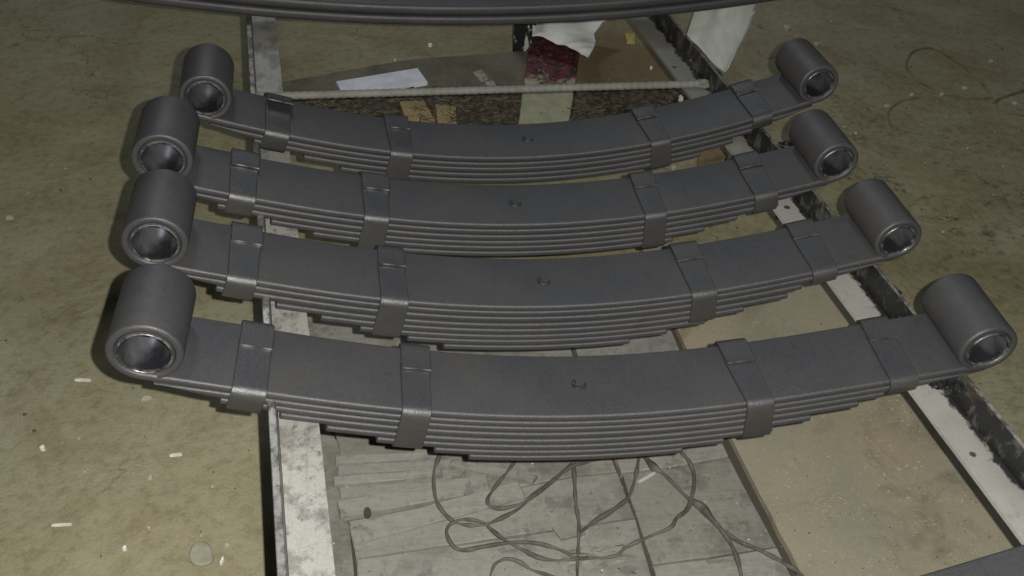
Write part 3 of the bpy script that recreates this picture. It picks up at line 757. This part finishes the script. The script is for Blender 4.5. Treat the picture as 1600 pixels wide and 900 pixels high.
# stained board with object-space stain: built along its own axis
a0, a1, b1, b0 = pxp([(808, 215), (884, 212), (912, 30), (834, 30)], FZ + .02)
def stained():
    ax = ((b0 + b1) / 2 - (a0 + a1) / 2); L = ax.length; ax.normalize(); nx = Vector((ax.y, -ax.x, 0)); wd = (a1 - a0).length / 2; wd2 = (b1 - b0).length / 2
    V = []; Fc = []; n = 30; sec = []
    for i in range(n + 1):
        u = L * i / n; h = wd + (wd2 - wd) * i / n + .002 * noise.noise(Vector((i * .4, 0, 0)))
        sec.append([(-h, u, -.024), (-h, u, -.0015), (-h + .0015, u, 0), (h - .0015, u, 0), (h, u, -.0015), (h, u, -.024)])
    V, Fc = sweep([[Vector(p) for p in r] for r in sec])
    o = build('stained_board', V, Fc, M_STAIN, smooth=False)
    c = (a0 + a1) / 2; o.matrix_world = Matrix(((nx.x, ax.x, 0, c.x), (nx.y, ax.y, 0, c.y), (0, 0, 1, FZ + .02), (0, 0, 0, 1)))
    tag(o, 'pale board with dark red paint stains running under the cross bar', 'board')
stained()
pt_ = [(at(801, 80, FZ).x, at(801, 80, FZ).y), (at(834, 79, FZ).x, at(834, 79, FZ).y)]
o = prism('paint_box', [pt_[0], pt_[1], (pt_[1][0] + .01, pt_[1][1] + .09), (pt_[0][0] + .01, pt_[0][1] + .09)], FZ - .006, FZ + .13, M_TIN); tag(o, 'black box with white paint drips left of the red-stained board', 'box')
# cloth over the stained board
cz = FZ + .062
def clothmesh():
    outline = [(832, 30), (832, 54), (850, 58), (880, 67), (900, 76), (919, 87), (927, 76), (931, 64), (928, 50), (941, 36), (960, 28), (900, 20)]
    bm = bmesh.new(); n = len(outline)
    P = pxp(outline, cz)
    vs = [bm.verts.new(p) for p in P]; bm.faces.new(vs)
    bmesh.ops.triangulate(bm, faces=bm.faces); bmesh.ops.subdivide_edges(bm, edges=bm.edges, cuts=5, use_grid_fill=True)
    for v in bm.verts:
        v.co.z += .010 * noise.noise(Vector((v.co.x * 28, v.co.y * 14, 0))) + .003 * noise.noise(v.co * 70)
    r = bmesh.ops.extrude_face_region(bm, geom=list(bm.faces))
    for e in r['geom']:
        if isinstance(e, bmesh.types.BMVert): e.co.z -= .003
    V = [v.co.copy() for v in bm.verts]; bm.verts.index_update(); Fc = [tuple(v.index for v in f.verts) for f in bm.faces]; bm.free()
    o = build('white_cloth', V, Fc, M_CLOTH, origin=P[5], angle=50); tag(o, 'crumpled white cloth over the red-stained board at the top', 'cloth')
clothmesh()
# folded white sheet hanging beside the right rail
def hang():
    def w(px, py, z): return at(px, py, z)
    L = [w(1133, 113, FZ + .035), w(1073, 56, FZ + .14), w(1086, 16, FZ + .20)]
    Rr = [w(1136, 110, FZ + .035), w(1176, 32, FZ + .12), w(1186, -6, FZ + .17)]
    rows = []; n = 18; m = 14
    def lerp3(A, t):
        t *= 2; i = min(1, int(t)); return A[i].lerp(A[i + 1], t - i)
    V = []
    nrm = Vector((.2, -.3, 1)).normalized()
    for s in (0, 1):
        for j in range(n + 1):
            a = lerp3(L, j / n); b = lerp3(Rr, j / n)
            for i in range(m + 1):
                u = i / m; p = a.lerp(b, u)
                fold = .012 * max(0, 1 - abs(u - .42) / .10) * (j / n); V.append(p - nrm * fold + nrm * (.006 * noise.noise(Vector((u * 3, j * .22, 2))) - s * .0015))
    N = (n + 1) * (m + 1); Fc = []
    for j in range(n):
        for i in range(m):
            q = j * (m + 1) + i; Fc.append((q, q + 1, q + m + 2, q + m + 1)); Fc.append((q + N, q + m + 1 + N, q + m + 2 + N, q + 1 + N))
    rim = list(range(m + 1)) + [j * (m + 1) + m for j in range(1, n + 1)] + [n * (m + 1) + i for i in range(m - 1, -1, -1)] + [j * (m + 1) for j in range(n - 1, 0, -1)]
    for i in range(len(rim)): p, q = rim[i], rim[(i + 1) % len(rim)]; Fc.append((p, q, q + N, p + N))
    o = build('white_sheet', V, Fc, M_WHITE, origin=L[0], angle=60); tag(o, 'folded white plastic sheet hanging point-down outside the right rail', 'sheet')
hang()
# rags and shavings below the cross bar
dp = board('oily_dirt', [(438, 152), (560, 148), (700, 144), (812, 142), (900, 140), (1050, 132), (1075, 150), (1040, 205), (700, 225), (460, 205)], FZ - .01, FZ + .0045, M_RAG, wob=.010); tag(dp, 'dark oily dirt caked on the floor below the cross bar', 'dirt', kind='stuff')
V = []; Fc = []
pl = []
def rag(name, px, hmax, label, seed, mat=M_RAG):
    P = pxp(px, FZ); c = sum(P, Vector()) / len(P); n = 40; rings_ = 26; V = []; Fc = []
    # resample outline
    out = []
    for i in range(len(P)):
        for k in range(14): out.append(P[i].lerp(P[(i + 1) % len(P)], k / 14))
    n = len(out)
    for r in range(rings_ + 1):
        f = 1 - r / rings_
        for i, p in enumerate(out):
            q = c.lerp(p, f * (1 + .16 * noise.noise(p * 28)))
            h = hmax * .26 * (1 - f ** 4) * (.5 + .8 * noise.noise(q * 30 + Vector((seed, 0, 0))) + .6 * noise.noise(q * 85))
            V.append(Vector((q.x, q.y, FZ - .006 + max(0, h) + (0.002 if r else 0))))
    for r in range(rings_):
        for i in range(n): a = r * n + i; b = r * n + (i + 1) % n; Fc.append((a, b, b + n, a + n))
    o = build(name, V, Fc, mat, origin=c); tag(o, label, 'rag'); return o
rag('oily_rag', [(455, 168), (560, 150), (625, 158), (640, 195), (560, 200), (470, 185)], .05, 'dark greasy rag heap under the cross bar at left', 3)
rag('oily_rag', [(610, 134), (650, 124), (690, 126), (700, 150), (620, 156)], .045, 'brown rag lump lying over the end of the white trim', 8)
rag('oily_rag', [(700, 158), (760, 152), (815, 158), (812, 205), (720, 205), (690, 190)], .055, 'greenish brown rag heap right of the card scraps', 13)
rag('oily_rag', [(895, 150), (1000, 142), (1050, 150), (1040, 200), (890, 205)], .045, 'brown rag heap right of the stained board', 21)
# curled shavings and straw strewn over the rags
V = []; Fc = []; mi = []
for i in range(420):
    x, y = random.uniform(440, 1050), random.uniform(150, 196)
    if 880 > x > 812: continue
    c = at(x, y, FZ + .008 + random.random() * .012); a = random.random() * 6.28; L = random.uniform(.006, .03); cu = random.uniform(-60, 60); rr = random.uniform(.0005, .0013)
    p = Vector(c); pts = []
    for k in range(6):
        pts.append(p.copy()); p += Vector((math.cos(a), math.sin(a), random.uniform(-.3, .3))) * L / 5; a += cu * L / 5
    b = len(V)
    for q in pts:
        for k in range(4): V.append(q + Vector((rr * math.cos(k * 1.57 + a), rr * .5 * math.sin(k * 1.57), rr * math.sin(k * 1.57))))
    for m in range(5):
        for k in range(4): Fc.append((b + m * 4 + k, b + m * 4 + (k + 1) % 4, b + m * 4 + 4 + (k + 1) % 4, b + m * 4 + 4 + k)); mi.append(0 if i % 4 == 0 else 1)
so = build('shavings', V, Fc, [M_STRAW, M_RAG], midx=mi, smooth=False); tag(so, 'curly brown shavings strewn under the cross bar', 'shavings', kind='stuff')
# grease on the right rail
for i, (x, y, s) in enumerate(((1475, 590, .011), (1487, 600, .008), (1462, 596, .007), (1500, 606, .006))):
    g_ = blob('grease_clump', at(x, y, ZT - .012) , (s, s * 1.3, s * .6), M_GREASE, seed=i + 3, amp=.7, freq=2.2)
    tag(g_, ['largest wet grease lump under the front spring on the right rail', 'wet grease lump just right of the largest one', 'wet grease lump at the left of the cluster', 'smallest wet grease lump, lowest on the right rail flange'][i], 'grease', 'wet grease on the right rail')
for i, (x, y, s) in enumerate(((1120, 118, .009), (1083, 92, .007), (1240, 250, .012), (1232, 232, .010), (1420, 505, .010), (1392, 462, .012))):
    g_ = blob('dirt_clump', at(x, y, ZT - .025), (s, s * 1.5, s * .8), M_FLANGE, seed=i + 13, amp=.8, freq=2.2)
    tag(g_, ['dirt clump on the right rail beside the tip of the hanging white sheet', 'dirt clump on the right rail under the left edge of the hanging white sheet', 'larger dirt clump on the right rail between the two back springs', 'smaller dirt clump on the right rail close under the farthest spring', 'dirt clump on the right rail just behind the front spring', 'dirt clump on the right rail just in front of the second spring'][i], 'dirt', 'dirt clumps on the right rail')
S.render.engine = 'CYCLES'
